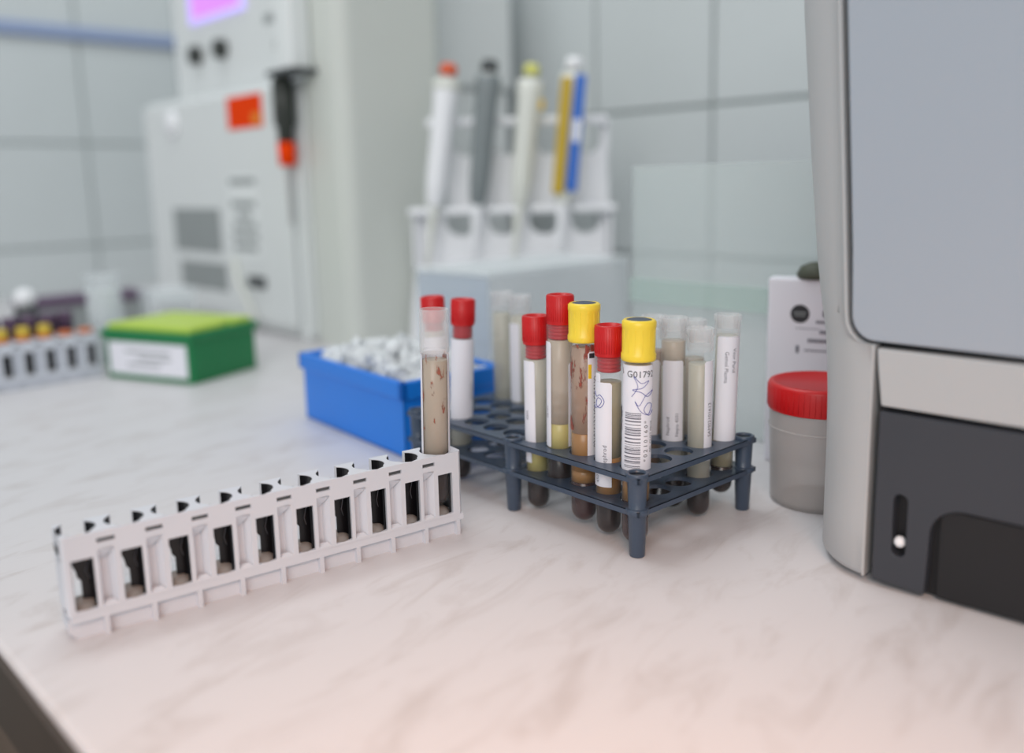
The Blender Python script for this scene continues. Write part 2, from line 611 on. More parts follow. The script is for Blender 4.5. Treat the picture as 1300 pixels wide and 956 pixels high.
def make_carrier_rack(loc, rz, label, near=True):
    t = empty('carrier_rack', (loc[0], loc[1], 0), rz, label, 'tube rack', None)
    mb, cs = carrier_rack_mesh()
    mb.build('frame', M['rackgrey'], t)
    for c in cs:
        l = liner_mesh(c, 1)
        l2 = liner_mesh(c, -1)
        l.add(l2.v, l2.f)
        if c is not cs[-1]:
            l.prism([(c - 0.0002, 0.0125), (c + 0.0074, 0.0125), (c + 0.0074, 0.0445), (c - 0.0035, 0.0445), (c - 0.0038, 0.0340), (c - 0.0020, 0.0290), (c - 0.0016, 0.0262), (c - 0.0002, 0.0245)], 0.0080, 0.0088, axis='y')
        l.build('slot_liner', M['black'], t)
        if c is not cs[-1]:
            MB().box(c + 0.0067, c + 0.0141, 0.0012, 0.0025, 0.0433, 0.0451).build('slot_shade', M['dgrey'], t)  # dark inset paints the shade inside the small slot
        MB().lathe([(0.0072, 0.0121), (0.0070, 0.0132), (0.0045, 0.0152), (0.0015, 0.0162), (0, 0.0163)], 14, (c, 0.0104)).build('tube_seat', M['seatgrey'], t)
        if near:
            MB().path([(c + 0.0060, 0.0100, 0.0425), (c + 0.0040, 0.0080, 0.0345), (c + 0.0022, 0.0072, 0.0290), (c + 0.0040, 0.0085, 0.0230), (c + 0.0058, 0.0095, 0.0150)], 0.00022, 4).build('spring', M['spring'], t)
    tb = MB().prism([(RL, 0.012), (RL + 0.0018, 0.0125), (RL + 0.0022, 0.0165), (RL, 0.0170)], 0.010, 0.0405)
    tb.build('end_tab', M['cream'], t, bevel=0.0005)
    # end wall latch slot on the short side
    MB().box(-0.0006, 0.0004, 0.006, 0.0145, 0.0395, 0.0425).build('end_slot', M['black'], t)
    return t


RK = (-0.1965, 0.3620)
RA = rad(34.97)
make_carrier_rack(RK, RA, 'light grey ten-slot carrier rack in front, holding one open tube at its end')
make_carrier_rack((-0.5795, 0.7920), rad(46.7), 'blurred light grey carrier rack at the left edge beside the green box', near=False)


def rack_pt(s, n, loc=RK, a=RA):
    return (loc[0] + cos(a) * s - sin(a) * n, loc[1] + sin(a) * s + cos(a) * n)


# ------------------------------------------------------------------ slate blue tube rack 5 x 10
O = (0.0634, 0.4421)
TH = rad(41.76)
PI_ = 0.0189
OFF = 0.01103
LEG = 0.0965


def cell(i, j):
    U, V = OFF + PI_ * i, OFF + PI_ * j
    return (O[0] + cos(TH) * U - sin(TH) * V, O[1] + sin(TH) * U + cos(TH) * V)


def plate_mesh(zt, th, nu=5, nv=10, r=0.0081, seg=24):
    mb = MB()
    x0, x1 = -0.0052, LEG + 0.0052
    y0, y1 = -0.0052, 2 * LEG + 0.0052

    def ring_face(cx, cy, hx0, hx1, hy0, hy1, rr):
        vs, fs = [], []
        for k in range(seg):
            a = 2 * pi * (k + 0.5) / seg
            c, s_ = cos(a), sin(a)
            vs.append((cx + rr * c, cy + rr * s_))
            tx = ((hx1 - cx) / c) if c > 0 else ((hx0 - cx) / c)
            ty = ((hy1 - cy) / s_) if s_ > 0 else ((hy0 - cy) / s_)
            t = min(tx, ty)
            vs.append((cx + t * c, cy + t * s_))
        n = seg
        corners = []
        for k in range(seg):
            k2 = (k + 1) % seg
            a, b = vs[2 * k + 1], vs[2 * k2 + 1]
            poly = [vs[2 * k], a]
            if abs(a[0] - b[0]) > 1e-9 and abs(a[1] - b[1]) > 1e-9:   # wraps a corner
                ca = cos(2 * pi * (k + 1) / seg)
                sa = sin(2 * pi * (k + 1) / seg)
                poly.append((hx1 if ca > 0 else hx0, hy1 if sa > 0 else hy0))
            poly += [b, vs[2 * k2]]
            m = len(poly)
            mb.add([(x, y, zt) for x, y in poly], [tuple(range(m))])
            mb.add([(x, y, zt - th) for x, y in poly], [tuple(range(m - 1, -1, -1))])
            p, q_ = vs[2 * k], vs[2 * k2]
            mb.add([(p[0], p[1], zt), (q_[0], q_[1], zt), (q_[0], q_[1], zt - th - 0.0008), (p[0], p[1], zt - th - 0.0008)], [(0, 1, 2, 3)], True)

    def solid(xa, xb, ya, yb):
        mb.add([(xa, ya, zt), (xb, ya, zt), (xb, yb, zt), (xa, yb, zt)], [(0, 1, 2, 3)])
        mb.add([(xa, ya, zt - th), (xb, ya, zt - th), (xb, yb, zt - th), (xa, yb, zt - th)], [(3, 2, 1, 0)])

    h = PI_ / 2
    gx0, gx1 = OFF - h, OFF + PI_ * (nu - 1) + h
    gy0, gy1 = OFF - h, OFF + PI_ * (nv - 1) + h
    for i in range(nu):
        for j in range(nv):
            cx, cy = OFF + PI_ * i, OFF + PI_ * j
            ring_face(cx, cy, cx - h, cx + h, cy - h, cy + h, r)
    lr = 0.0040
    # rim strips with a round socket at the legs
    solid(x0, x1, y0, gy0) if False else None
    for ya, yb in ((y0, gy0), (gy1, y1)):
        solid(x0, x1, ya, yb)
    for xa, xb in ((x0, gx0), (gx1, x1)):
        solid(xa, xb, gy0, gy1)
    # edge skirt all round
    k = 0.0028
    lip = 0.0010
    for a in ((x0, x1, y0, y0 + lip), (x0, x1, y1 - lip, y1), (x0, x0 + lip, y0, y1), (x1 - lip, x1, y0, y1)):
        mb.box(a[0], a[1], a[2], a[3], zt - k, zt)
    return mb


rk = empty('slate_rack', (O[0], O[1], 0), TH, 'slate blue two-tier test tube rack with rows of round holes', 'tube rack')
plate_mesh(0.0440, 0.0014).build('top_plate', M['slate'], rk)
plate_mesh(0.0262, 0.0014).build('lower_plate', M['slate'], rk)
for i in (0, 1):
    for j in (0, 1, 2):
        lx, ly = LEG * i, LEG * j
        prof = [(0, 0.0), (0.0037, 0.0), (0.0041, 0.0006), (0.0050, 0.0232), (0.0062, 0.0236), (0.0062, 0.0266),
                (0.0046, 0.0268), (0.0054, 0.0425), (0.0060, 0.0434), (0.0060, 0.0458), (0.0044, 0.0458), (0.0042, 0.0442), (0, 0.0442)]
        lg = MB().lathe(prof, 24, (lx, ly), smooth=False)
        o = lg.build('leg', M['slate'], rk, bevel=0.0003, seg=1)
        for p in o.data.polygons:
            p.use_smooth = abs(p.normal.z) < 0.6
        MB().lathe([(0, 0.0443), (0.0041, 0.0443), (0.0041, 0.0446), (0, 0.0446)], 20, (lx, ly)).build('socket_shade', M['black'], rk)  # black disc paints the dark of an open leg hole

# ------------------------------------------------------------------ test tubes
FACE = -pi / 2


def make_tube(pos, zb, ztop, label, r=0.0072, cap=None, tube_top=None, content=(), labels=(), group=None, lean=(0, 0), smear=None, name='test_tube', yaw=0.0):
    """pos: plan position at the rack; zb..ztop overall heights; content: (z_to, material) from the bottom upwards, absolute z"""
    t = empty(name, (pos[0], pos[1], zb), 0, label, 'test tube', group)
    # facing towards the viewpoint
    t.rotation_euler = (lean[0], lean[1], math.atan2(pos[1], pos[0]) - pi / 2)
    H = (tube_top if tube_top else ztop) - zb
    prof = [(0, 0)]
    for k in range(1, 7):
        a = pi / 2 * k / 6
        prof.append((r * sin(a), r * (1 - cos(a))))
    prof += [(r, H * 0.5), (r, H - 0.0002), (r - 0.0002, H), (r - 0.0008, H), (r - 0.0009, H - 0.0002)]
    ri = r - 0.0009
    top_c = (content[-1][0] - zb) if content else 0
    prof += [(ri, max(top_c + 0.0003, r * 1.1))]
    if not content:
        for k in range(6, 0, -1):
            a = pi / 2 * (k - 1) / 6
            prof.append((ri * sin(a), r - ri * cos(a)))
    body = MB().lathe(prof, 32)
    body.build('tube_body', M['tube'], t)
    z0 = None
    rc = r - 0.0006
    for zt, m, nm in content:
        zz = zt - zb
        cb = MB()
        if z0 is None:
            pr = [(0, 0.0007)]
            for k in range(1, 7):
                a = pi / 2 * k / 6
                pr.append((rc * sin(a), 0.0007 + rc * (1 - cos(a))))
            pr += [(rc, zz - 0.0003), (rc - 0.0004, zz), (0, zz)]
            z0 = zz
        else:
            pr = [(0, z0 + 0.0001), (rc, z0 + 0.0001), (rc, zz - 0.0003), (rc - 0.0004, zz), (0, zz)]
            z0 = zz
        cb.lathe(pr, 28)
        cb.build(nm, M[m], t)
    if smear:
        s0, s1, m = smear
        MB().lathe([(r + 0.00005, s0 - zb), (r + 0.00005, s1 - zb)], 32).build('blood_smear', M[m], t)
    hz = ztop - zb
    if cap == 'red':
        R = 0.0078
        cp = MB().lathe([(R - 0.0002, hz - 0.0168), (R, hz - 0.0150), (R + 0.0001, hz - 0.0006), (R - 0.0006, hz), (R - 0.0016, hz), (R - 0.0020, hz - 0.0016), (R - 0.0048, hz - 0.0024), (0, hz - 0.0024)], 36)
        cp.lathe([(0, hz - 0.0165), (R - 0.0002, hz - 0.0168)], 36)
        for k in range(36):      # fine ribs round the cap
            a = 2 * pi * k / 36
            cp.path([(R * cos(a), R * sin(a), hz - 0.0150), (R * cos(a), R * sin(a), hz - 0.0012)], 0.00022, 4)
        cp.build('cap', M['red'], t)
        pl = [(0, hz - 0.0255), (0.0054, hz - 0.0255)]
        for k in range(4):
            z = hz - 0.0250 + 0.0021 * k
            pl += [(r - 0.0009, z), (r - 0.0009, z + 0.0012), (r - 0.0013, z + 0.0014), (r - 0.0013, z + 0.0019)]
        pl += [(r - 0.0011, hz - 0.0168), (0, hz - 0.0168)]
        MB().lathe(pl, 28).build('stopper', M['redplug'], t)
    elif cap == 'yellow':
        R = 0.0091
        cp = MB().lathe([(0, hz - 0.0215), (R - 0.0003, hz - 0.0215), (R + 0.0001, hz - 0.0205), (R + 0.0001, hz - 0.0180), (R - 0.0004, hz - 0.0172), (R - 0.0006, hz - 0.0050), (R - 0.0001, hz - 0.0038),
                         (R - 0.0001, hz - 0.0010), (R - 0.0011, hz), (0.0068, hz), (0.0066, hz - 0.0007), (0, hz - 0.0007)], 40)
        for k in range(14):
            a = 2 * pi * k / 14
            cp.path([((R - 0.0006) * cos(a), (R - 0.0006) * sin(a), hz - 0.0180), ((R - 0.0006) * cos(a), (R - 0.0006) * sin(a), hz - 0.0045)], 0.00022, 5)
        cp.build('cap', M['yellow'], t)
        MB().lathe([(0, hz - 0.0006), (0.0066, hz - 0.0006), (0.0066, hz - 0.0001), (0.0052, hz + 0.0003), (0.0026, hz - 0.0001), (0, hz - 0.0004)], 32).build('septum', M['septum'], t)
    elif cap == 'clear':
        R = r + 0.0005
        cp = MB().lathe([(r + 0.0001, hz - 0.0130), (R, hz - 0.0120), (R, hz - 0.0045), (R + 0.0006, hz - 0.0035), (R + 0.0006, hz - 0.0004), (R + 0.0002, hz), (R - 0.0010, hz), (R - 0.0016, hz - 0.0080), (0, hz - 0.0085)], 32)
        cp.build('cap', M['milky'], t)
    elif cap == 'sleeve':
        R = r + 0.0005
        MB().lathe([(r + 0.0002, hz - 0.0240), (R, hz - 0.0236), (R, hz - 0.0003), (R - 0.0003, hz), (R - 0.0010, hz), (R - 0.0012, hz - 0.0004), (r + 0.0001, hz - 0.0235)], 36).build('sleeve', M['milky'], t)
    for spec in labels:
        a_0, a_1, z_0, z_1 = spec[:4]
        mb = MB()
        L0, L1 = FACE + rad(a_0), FACE + rad(a_1)
        z0_, z1_ = z_0 - zb, z_1 - zb
        cut = 0.0012
        n = max(6, int(abs(a_1 - a_0) / 7))

        def zf(tt):
            d = min(tt, 1 - tt) * abs(L1 - L0) * r
            return z1_ - (cut - math.sqrt(max(cut * cut - (cut - min(d, cut)) ** 2, 0)))
        arc_patch(mb, r + 0.00012, L0, L1, z0_, z1_, n, zf=zf)
        lo = mb.build('label', M['paper'], t)
        for tx in (spec[4] if len(spec) > 4 else ()):
            body, size, aa, zz, turn, mm = tx[:6]
            text_on_cyl('writing', body, size, r + 0.00034, FACE + rad(aa), zz - zb - 0.0, turn, M[mm], lo)
    return t


def scribble(t, zb, r, a_c, z_c, w, h, m='blueink', loops=None, thick=0.00016):
    pts = []
    for (u, v) in loops:
        a = FACE + rad(a_c) + u * w / r
        pts.append(((r + 0.00036) * cos(a), (r + 0.00036) * sin(a), z_c - zb + v * h))
    # smooth (Catmull-Rom)
    out = []
    P = [Vector(p) for p in pts]
    for i in range(len(P) - 1):
        p0, p1, p2, p3 = P[max(i - 1, 0)], P[i], P[i + 1], P[min(i + 2, len(P) - 1)]
        for k in range(6):
            s = k / 6
            q_ = 0.5 * ((2 * p1) + (p2 - p0) * s + (2 * p0 - 5 * p1 + 4 * p2 - p3) * s * s + (3 * p1 - p0 - 3 * p2 + p3) * s ** 3)
            rr = math.hypot(q_.x, q_.y)
            q_.x *= (r + 0.00036) / rr
            q_.y *= (r + 0.00036) / rr
            out.append(q_)
    out.append(P[-1])
    return MB().path(out, thick, 4).build('handwriting', M[m], t)


# front yellow-capped tube with bar code
RB = 0.0077
t1 = make_tube(cell(0, 0), 0.0008, 0.1238, 'yellow-capped tube with a bar code label, in the front corner hole of the slate rack', r=RB, cap='yellow', tube_top=0.1095,
               content=((0.026, 'clotred', 'blood'), (0.040, 'gelbrown', 'gel'), (0.1005, 'serumtan', 'serum')),
               labels=((-88, 72, 0.0435, 0.1005, (('G01792', 0.0050, 12, 0.0958, 0, 'ink'),
                                                ('* 0 2 1 0 1 6 0 *', 0.0034, 36, 0.0600, 90, 'ink'),
                                                ('GEL CLOT 02/10', 0.0024, 62, 0.0620, 90, 'ink'),
                                                ('LOT 021 7092', 0.0018, -74, 0.0700, 90, 'greyink'))),), lean=(0, rad(1.0)))
zb1 = 0.0008
lab1 = [c for c in t1.children if c.name.startswith('label')][0]
bc = MB()
z = 0.0455
rnd = random.Random(3)
while z < 0.0750:
    wdt = rnd.choice((0.00025, 0.00025, 0.0004, 0.0007))
    arc_patch(bc, RB + 0.00030, FACE + rad(-52), FACE + rad(14), z - zb1, z + wdt - zb1, 8, th=0.00006)
    z += wdt + rnd.choice((0.0004, 0.0005, 0.0009, 0.0013))
bc.build('bar_code', M['greyink'], lab1)
scribble(lab1, zb1, RB, 12, 0.0835, 0.0085, 0.0120, loops=[(-.55, .05), (-.2, .5), (-.45, .95), (.0, .65), (.5, .75), (.1, .45), (-.5, .35), (.0, .25), (.45, .05), (.9, .3), (.3, .1), (-.1, -.35), (-.35, -.15),
                                                        (.0, -.6), (.5, -.75), (.8, -.35), (.45, -.25), (.2, -.55), (.55, -.8), (.95, -.6)])
MB().add([((RB + .0003) * cos(FACE + rad(a)), (RB + .0003) * sin(FACE + rad(a)), zz - zb1) for a, zz in ((-82, .0985), (-76, .0985), (-66, .0955), (-72, .0955))], [(0, 1, 2, 3)]).build('print_mark', M['ink'], lab1)

# red-capped tube, second in the front row
t2 = make_tube(cell(0, 1), 0.0008, 0.1190, 'red-capped tube with blue pen on its label, between the two yellow-capped tubes', r=0.0073, cap='red', tube_top=0.1022,
               content=((0.0245, 'clot', 'blood'), (0.046, 'gelbrown', 'gel'), (0.0880, 'olive', 'serum')),
               labels=((-84, 12, 0.030, 0.0885, (('Nephrod', 0.0034, -18, 0.0475, 90, 'greyink'), ('4501', 0.0030, -52, 0.0350, 90, 'greyink'))),
                       (-72, -38, 0.0886, 0.0935)), lean=(0, rad(0.3)))
lab2 = [c for c in t2.children if c.name.startswith('label')][0]
scribble(lab2, 0.0008, 0.0073, -55, 0.0780, 0.0050, 0.0060, loops=[(-.6, .8), (-.1, .4), (.4, .6), (.9, .0), (.4, -.6), (-.2, -.3), (.1, .3), (.6, .1), (.3, -.4), (-.4, -.7), (-.9, -.5)])

# second yellow-capped tube
t3 = make_tube(cell(0, 2), 0.0030, 0.1293, 'yellow-capped tube streaked with dried blood, third along the front row', r=RB, cap='yellow', tube_top=0.1150,
               content=((0.0275, 'clotred', 'blood'), (0.0340, 'gelbrown', 'gel'), (0.0560, 'gelbrown', 'gel'), (0.1050, 'serumbrown', 'serum')),
               labels=((14, 86, 0.0440, 0.1030, (('02101613/HOH CEAHO', 0.0040, 52, 0.0690, 90, 'greyink'),)),), smear=(0.058, 0.1070, 'smear'), lean=(0, rad(0.5)))
lab3 = [c for c in t3.children if c.name.startswith('label')][0]
mk = MB()
arc_patch(mk, RB + 0.0003, FACE + rad(16), FACE + rad(30), 0.0880 - 0.003, 0.0960 - 0.003, 3, th=0.00005)
mk.build('print_mark', M['yink'], lab3)
mk = MB()
arc_patch(mk, RB + 0.0003, FACE + rad(20), FACE + rad(44), 0.0995 - 0.003, 0.1022 - 0.003, 3, th=0.00005)
mk.build('print_mark', M['ink'], lab3)

make_tube(cell(0, 3), 0.0150, 0.1325, 'tallest red-capped tube, fourth along the front row behind the yellow cap', r=0.0077, cap='red', tube_top=0.1158,
          content=((0.0400, 'clot', 'blood'), (0.0580, 'gel', 'gel'), (0.1068, 'serumtan', 'serum')),
          labels=((-90, -42, 0.0445, 0.1060, (('02101', 0.0030, -66, 0.0650, 90, 'greyink'),)), (36, 80, 0.0450, 0.0940)), lean=(0, rad(0.6)))
make_tube(cell(0, 4), 0.0008, 0.1188, 'red-capped tube at the end of the near block, a white label on its edge', r=0.0071, cap='red', tube_top=0.1020,
          content=((0.0245, 'clot', 'blood'), (0.0420, 'gel', 'gel'), (0.0930, 'serum', 'serum')),
          labels=((-88, -8, 0.0420, 0.0925, (('4501', 0.0030, -50, 0.0600, 90, 'greyink'),)), (-70, -30, 0.0310, 0.0400)))

# clear-capped tubes
make_tube(cell(3, 1), 0.0008, 0.1165, 'clear-capped tube with a wide white label, right behind the bar-coded tube', r=0.0074, cap='clear', tube_top=0.113,
          content=((0.0245, 'clot', 'blood'), (0.0880, 'serum', 'serum'), (0.103, 'serumtan', 'serum')),
          labels=((-52, 48, 0.0440, 0.0920, (('Nephrod', 0.0030, -22, 0.0530, 90, 'greyink'), ('Nepio 4501', 0.0030, 18, 0.0540, 90, 'greyink'))),))
make_tube(cell(3, 0), 0.0008, 0.1122, 'clear-capped tube with pale yellow serum, nearest the right edge of the slate rack', r=0.0070, cap='clear', tube_top=0.109,
          content=((0.0245, 'clot', 'blood'), (0.092, 'serum', 'serum')),
          labels=((22, 90, 0.0360, 0.0940, (('SAM02101613', 0.0034, 52, 0.0600, 90, 'greyink'),)),))
make_tube((cell(4, 0)[0] + 0.0015, cell(4, 0)[1] - 0.001), 0.0100, 0.1180, 'clear-capped tube with a tall white label, in the right corner hole by the leg', r=0.0069, cap='clear', tube_top=0.115,
          content=((0.028, 'clot', 'blood'), (0.050, 'olive', 'serum'), (0.106, 'serum', 'serum')),
          labels=((-48, 86, 0.0440, 0.1060, (('Gemol Plasma', 0.0032, 2, 0.0880, -90, 'greyink'), ('Vitor Purid', 0.0032, 38, 0.0920, -90, 'greyink'))),), lean=(0, rad(1.4)))
make_tube(cell(3, 2), 0.0008, 0.1158, 'clear-capped tube with brown serum half hidden behind the bar-coded yellow-capped tube', r=0.0072, cap='clear', tube_top=0.112,
          content=((0.0245, 'clot', 'blood'), (0.095, 'serumbrown', 'serum')), labels=((-20, 32, 0.044, 0.09),), lean=(0, rad(2.0)))
make_tube(cell(4, 1), 0.0008, 0.1130, 'clear-capped tube half hidden between two other clear-capped tubes at the back', r=0.0070, cap='clear', tube_top=0.110,
          content=((0.0245, 'clot', 'blood'), (0.090, 'serumtan', 'serum')), labels=((-100, -60, 0.060, 0.095),))
# far block
make_tube(cell(0, 8), 0.0008, 0.1222, 'blurred red-capped tube with full white label, right behind the open tube', r=0.0073, cap='red', tube_top=0.1057,
          content=((0.0245, 'clot', 'blood'), (0.0960, 'serum', 'serum')), labels=((-95, 80, 0.043, 0.0965, (('02101613', 0.0028, 55, 0.0620, 90, 'greyink'),)),), lean=(0, rad(2.6)))
make_tube(cell(0, 9), 0.0030, 0.1225, 'red-capped tube almost hidden by the open tube, only its cap showing', r=0.0073, cap='red', tube_top=0.106,
          content=((0.0245, 'clot', 'blood'), (0.100, 'serum', 'serum')), labels=((-95, 80, 0.045, 0.096),), lean=(0, rad(-1.5)))
make_tube(cell(3, 9), 0.0008, 0.1200, 'blurred clear-capped tube with yellowish serum in the far block of the rack', r=0.0072, cap='clear', tube_top=0.117,
          content=((0.0245, 'clot', 'blood'), (0.105, 'serum', 'serum')), labels=((60, 130, 0.045, 0.10),))
make_tube(cell(3, 8), 0.0008, 0.1190, 'blurred clear-capped tube with white label edge beside the leftmost near red cap', r=0.0072, cap='clear', tube_top=0.116,
          content=((0.0245, 'clot', 'blood'), (0.105, 'serum', 'serum')), labels=((-80, -5, 0.045, 0.10),))

# open tube standing in the carrier rack
ft = rack_pt(0.1925, 0.0104)
make_tube(ft, 0.0165, 0.1284, 'open clear tube with blood streaks standing in the last slot of the front carrier rack', cap='sleeve', tube_top=0.1060,
          content=((0.0440, 'clot', 'blood'), (0.1005, 'serumtan', 'serum')),
          labels=((62, 298, 0.0440, 0.1040),), smear=(0.062, 0.1055, 'smear2'), lean=(0, rad(1.3)), r=0.0077)


# ------------------------------------------------------------------ blue tray of microtubes
def frame_box(name, corner, ang, w, d, h, t=0.0022, mat_='blue', label='', cat='box'):
    """open box; corner = near corner, w along ang (to the left back), d along ang-90 (to the right back)"""
    o = empty(name, (corner[0], corner[1], 0), ang, label, cat)
    return o


bl = empty('blue_tray', (-0.0790, 0.6150, 0), rad(128.5), 'bright blue plastic tray heaped with clear plastic vials', 'tray')
BW, BD, BH = 0.167, 0.094, 0.057      # x: left-back, y: negative = right-back
mb = MB()
tk = 0.0022
dr = 0.003
mb.box(dr, BW - dr, -BD + dr, -dr, 0.0, 0.003)
for a in ((dr, BW - dr, -dr - tk, -dr), (dr, BW - dr, -BD + dr, -BD + dr + tk), (dr, dr + tk, -BD + dr, -dr), (BW - dr - tk, BW - dr, -BD + dr, -dr)):
    mb.box(*a, 0.0, 0.046)
mb.build('body', M['blue'], bl, bevel=0.001)
mb = MB()
for a in ((0, BW, -0.006, 0), (0, BW, -BD, -BD + 0.006), (0, 0.006, -BD, 0), (BW - 0.006, BW, -BD, 0)):
    mb.box(*a, 0.0435, BH)
mb.build('rim', M['blue'], bl, bevel=0.0014)


def vial_geo(mb, m, r=0.0052, h=0.030):
    pr = [(0, 0), (r * 0.35, 0.0006), (r * 0.62, h * 0.25), (r, h * 0.5), (r, h), (r * 1.25, h), (r * 1.25, h + 0.0012), (0, h + 0.0012)]
    t = MB().lathe(pr, 9)
    t.xf(m)
    mb.add(t.v, t.f, True)


pile = MB()
rr = random.Random(11)
for k in range(380):
    x = rr.uniform(0.014, BW - 0.014)
    y = -rr.uniform(0.014, BD - 0.014)
    hmax = 0.048 + 0.020 * (1 - ((x - BW / 2) / (BW / 2)) ** 2) * (1 - ((y + BD / 2) / (BD / 2)) ** 2)
    zc = rr.uniform(0.030, hmax)
    mtx = Matrix.Translation((x, y, zc)) @ Matrix.Rotation(rr.uniform(0, 6.28), 4, 'Z') @ Matrix.Rotation(rr.uniform(0.9, 2.1), 4, 'X') @ Matrix.Translation((0, 0, -0.013))
    vial_geo(pile, mtx, h=0.024)
for i in range(len(pile.v)):
    x, y, z = pile.v[i]
    pile.v[i] = (min(max(x, 0.0065), BW - 0.0065), min(max(y, -BD + 0.0065), -0.0065), max(z, 0.004))
po = pile.build('vial_heap', M['vial'])
po.parent = None
po.matrix_world = Matrix.Translation((-0.0790, 0.6150, 0)) @ Matrix.Rotation(rad(128.5), 4, 'Z')
tag(po, 'heap of clear plastic vials filling the blue tray', 'vials')
po['kind'] = 'stuff'

# ------------------------------------------------------------------ green tip box
gb = empty('green_box', (-0.3230, 0.8800, 0), rad(65), 'green tip box with lime lid and white label, left of the blue tray', 'box')
GW, GD, GH = 0.102, 0.126, 0.0535     # x towards right-back, y towards left-back
mb = MB()
mb.prism(rbox2(0.002, GW - 0.002, 0.002, GD - 0.002, 0.005), 0, 0.045)
mb.build('body', M['green'], gb, bevel=0.001)
mb = MB()
mb.prism([(-0.001, -0.001), (GW + 0.001, -0.001), (GW + 0.001, GD + 0.001), (-0.001, GD + 0.001)], 0.043, GH - 0.001)
mb.build('lid_rim', M['green'], gb, bevel=0.0035, seg=3)
mb = MB()
lid = [(0.004, 0.004), (GW * 0.52, 0.004), (GW * 0.56, 0.010), (GW * 0.64, 0.010), (GW * 0.68, 0.004), (GW - 0.006, 0.004), (GW - 0.004, GD - 0.006), (0.006, GD - 0.004)]
mb.prism(lid, GH - 0.002, GH + 0.0045)
mb.build('lid', M['lime'], gb, bevel=0.002, seg=2)
lb = MB().box(0.0012, 0.0019, 0.008, GD - 0.010, 0.006, 0.040)
lo = lb.build('label', M['paper'], gb)
wr = MB()
for z0, y0, y1 in ((0.029, 0.030, 0.090), (0.022, 0.030, 0.075), (0.015, 0.045, 0.090)):
    y = y0
    while y < y1:
        wr.box(0.0008, 0.0012, y, y + 0.0030, z0, z0 + 0.0030)
        y += 0.0042
wr.build('writing', M['pale'], lo, kind='stuff')

# ------------------------------------------------------------------ frosted storage box in front of the pipettes
sb = empty('storage_box', (-0.0203, 0.82, 0), rad(44), 'frosted clear plastic storage box standing in front of the pipette stand', 'box')
SW, SD, SH = 0.205, 0.108, 0.1145    # x right-back, y left-back
tk = 0.002
MB().box(0, SW, 0, SD, 0.0, 0.002).build('base', M['frost'], sb)
MB().box(0, SW, 0, tk, 0.002, SH - 0.006).build('side_panel', M['frost'], sb)
MB().box(0, SW, SD - tk, SD, 0.002, SH - 0.006).build('side_panel', M['frost'], sb)
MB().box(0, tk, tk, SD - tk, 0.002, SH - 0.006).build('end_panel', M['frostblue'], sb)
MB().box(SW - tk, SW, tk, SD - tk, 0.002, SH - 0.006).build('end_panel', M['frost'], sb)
MB().box(-0.002, SW + 0.002, -0.002, SD + 0.002, SH - 0.0055, SH).build('lid', M['frost'], sb, bevel=0.002)

# ------------------------------------------------------------------ pipette stand with four pipettes
ps = empty('pipette_stand', (0.004, 1.070, 0), rad(1.0), 'white pipette stand with two scalloped tiers, behind the storage box', 'pipette stand')
MB().prism([(-0.128, 0.0), (0.130, 0.0), (0.126, 0.075), (0.117, 0.100), (-0.117, 0.100), (-0.123, 0.055)], 0.0, 0.05, axis='y').build('base', M['white'], ps, bevel=0.006)


def scallop(z0, z1, bx, y0, depth):
    """white panel below a bar, hollowed by a round-bottomed notch in each bay"""
    mb = MB()
    xs = bx
    for a, b in zip(xs[:-1], xs[1:]):
        n = 10
        top = []
        cx, hw = (a + b) / 2, (b - a) / 2 - 0.006
        pts = [(a, z0), (b, z0), (b, z1), (cx + hw, z1)]
        for k in range(n + 1):
            t = pi * k / n
            pts.append((cx + hw * cos(t), z1 - 0.004 - depth * sin(t) ** 0.6))
        pts += [(cx - hw, z1), (a, z1)]
        mb.prism(pts, y0, y0 + 0.004, axis='y')
    return mb


bays = [-0.0865, -0.0355, 0.0135, 0.0645, 0.113]
up_bays = [-0.0780, -0.0270, 0.0220, 0.0730, 0.116]
scallop(0.098, 0.163, bays, 0.014, 0.026).box(-0.117, -0.0865, 0.014, 0.018, 0.098, 0.163).build('lower_panel', M['white'], ps)
scallop(0.163, 0.264, up_bays, 0.030, 0.032).build('upper_panel', M['white'], ps)
comb = [(-0.122, -0.022)]
for px_ in (-0.0865, -0.0355, 0.0135, 0.0645):
    comb += [(px_ - 0.008, -0.022), (px_ - 0.008, 0.004), (px_ - 0.004, 0.009), (px_ + 0.004, 0.009), (px_ + 0.008, 0.004), (px_ + 0.008, -0.022)]
comb += [(0.122, -0.022), (0.122, 0.016), (-0.122, 0.016)]
MB().prism(comb, 0.160, 0.168).build('lower_shelf', M['white'], ps, bevel=0.003)
MB().box(-0.100, 0.116, 0.010, 0.034, 0.262, 0.272).build('upper_bar', M['white'], ps, bevel=0.003)
side = [(0.0, 0.098), (0.052, 0.098), (0.054, 0.200), (0.046, 0.250), (0.034, 0.272), (0.024, 0.262), (0.040, 0.215), (0.030, 0.170), (0.0, 0.160)]
for x in (-0.119, 0.115):
    mb = MB().prism(side if x > 0 else [(0.0, 0.098), (0.046, 0.098), (0.030, 0.162), (0.0, 0.160)], x, x + 0.004, axis='y')
    mb.v = [(y, x_, z) for x_, y, z in mb.v]
    mb.build('side_plate', M['white'], ps)


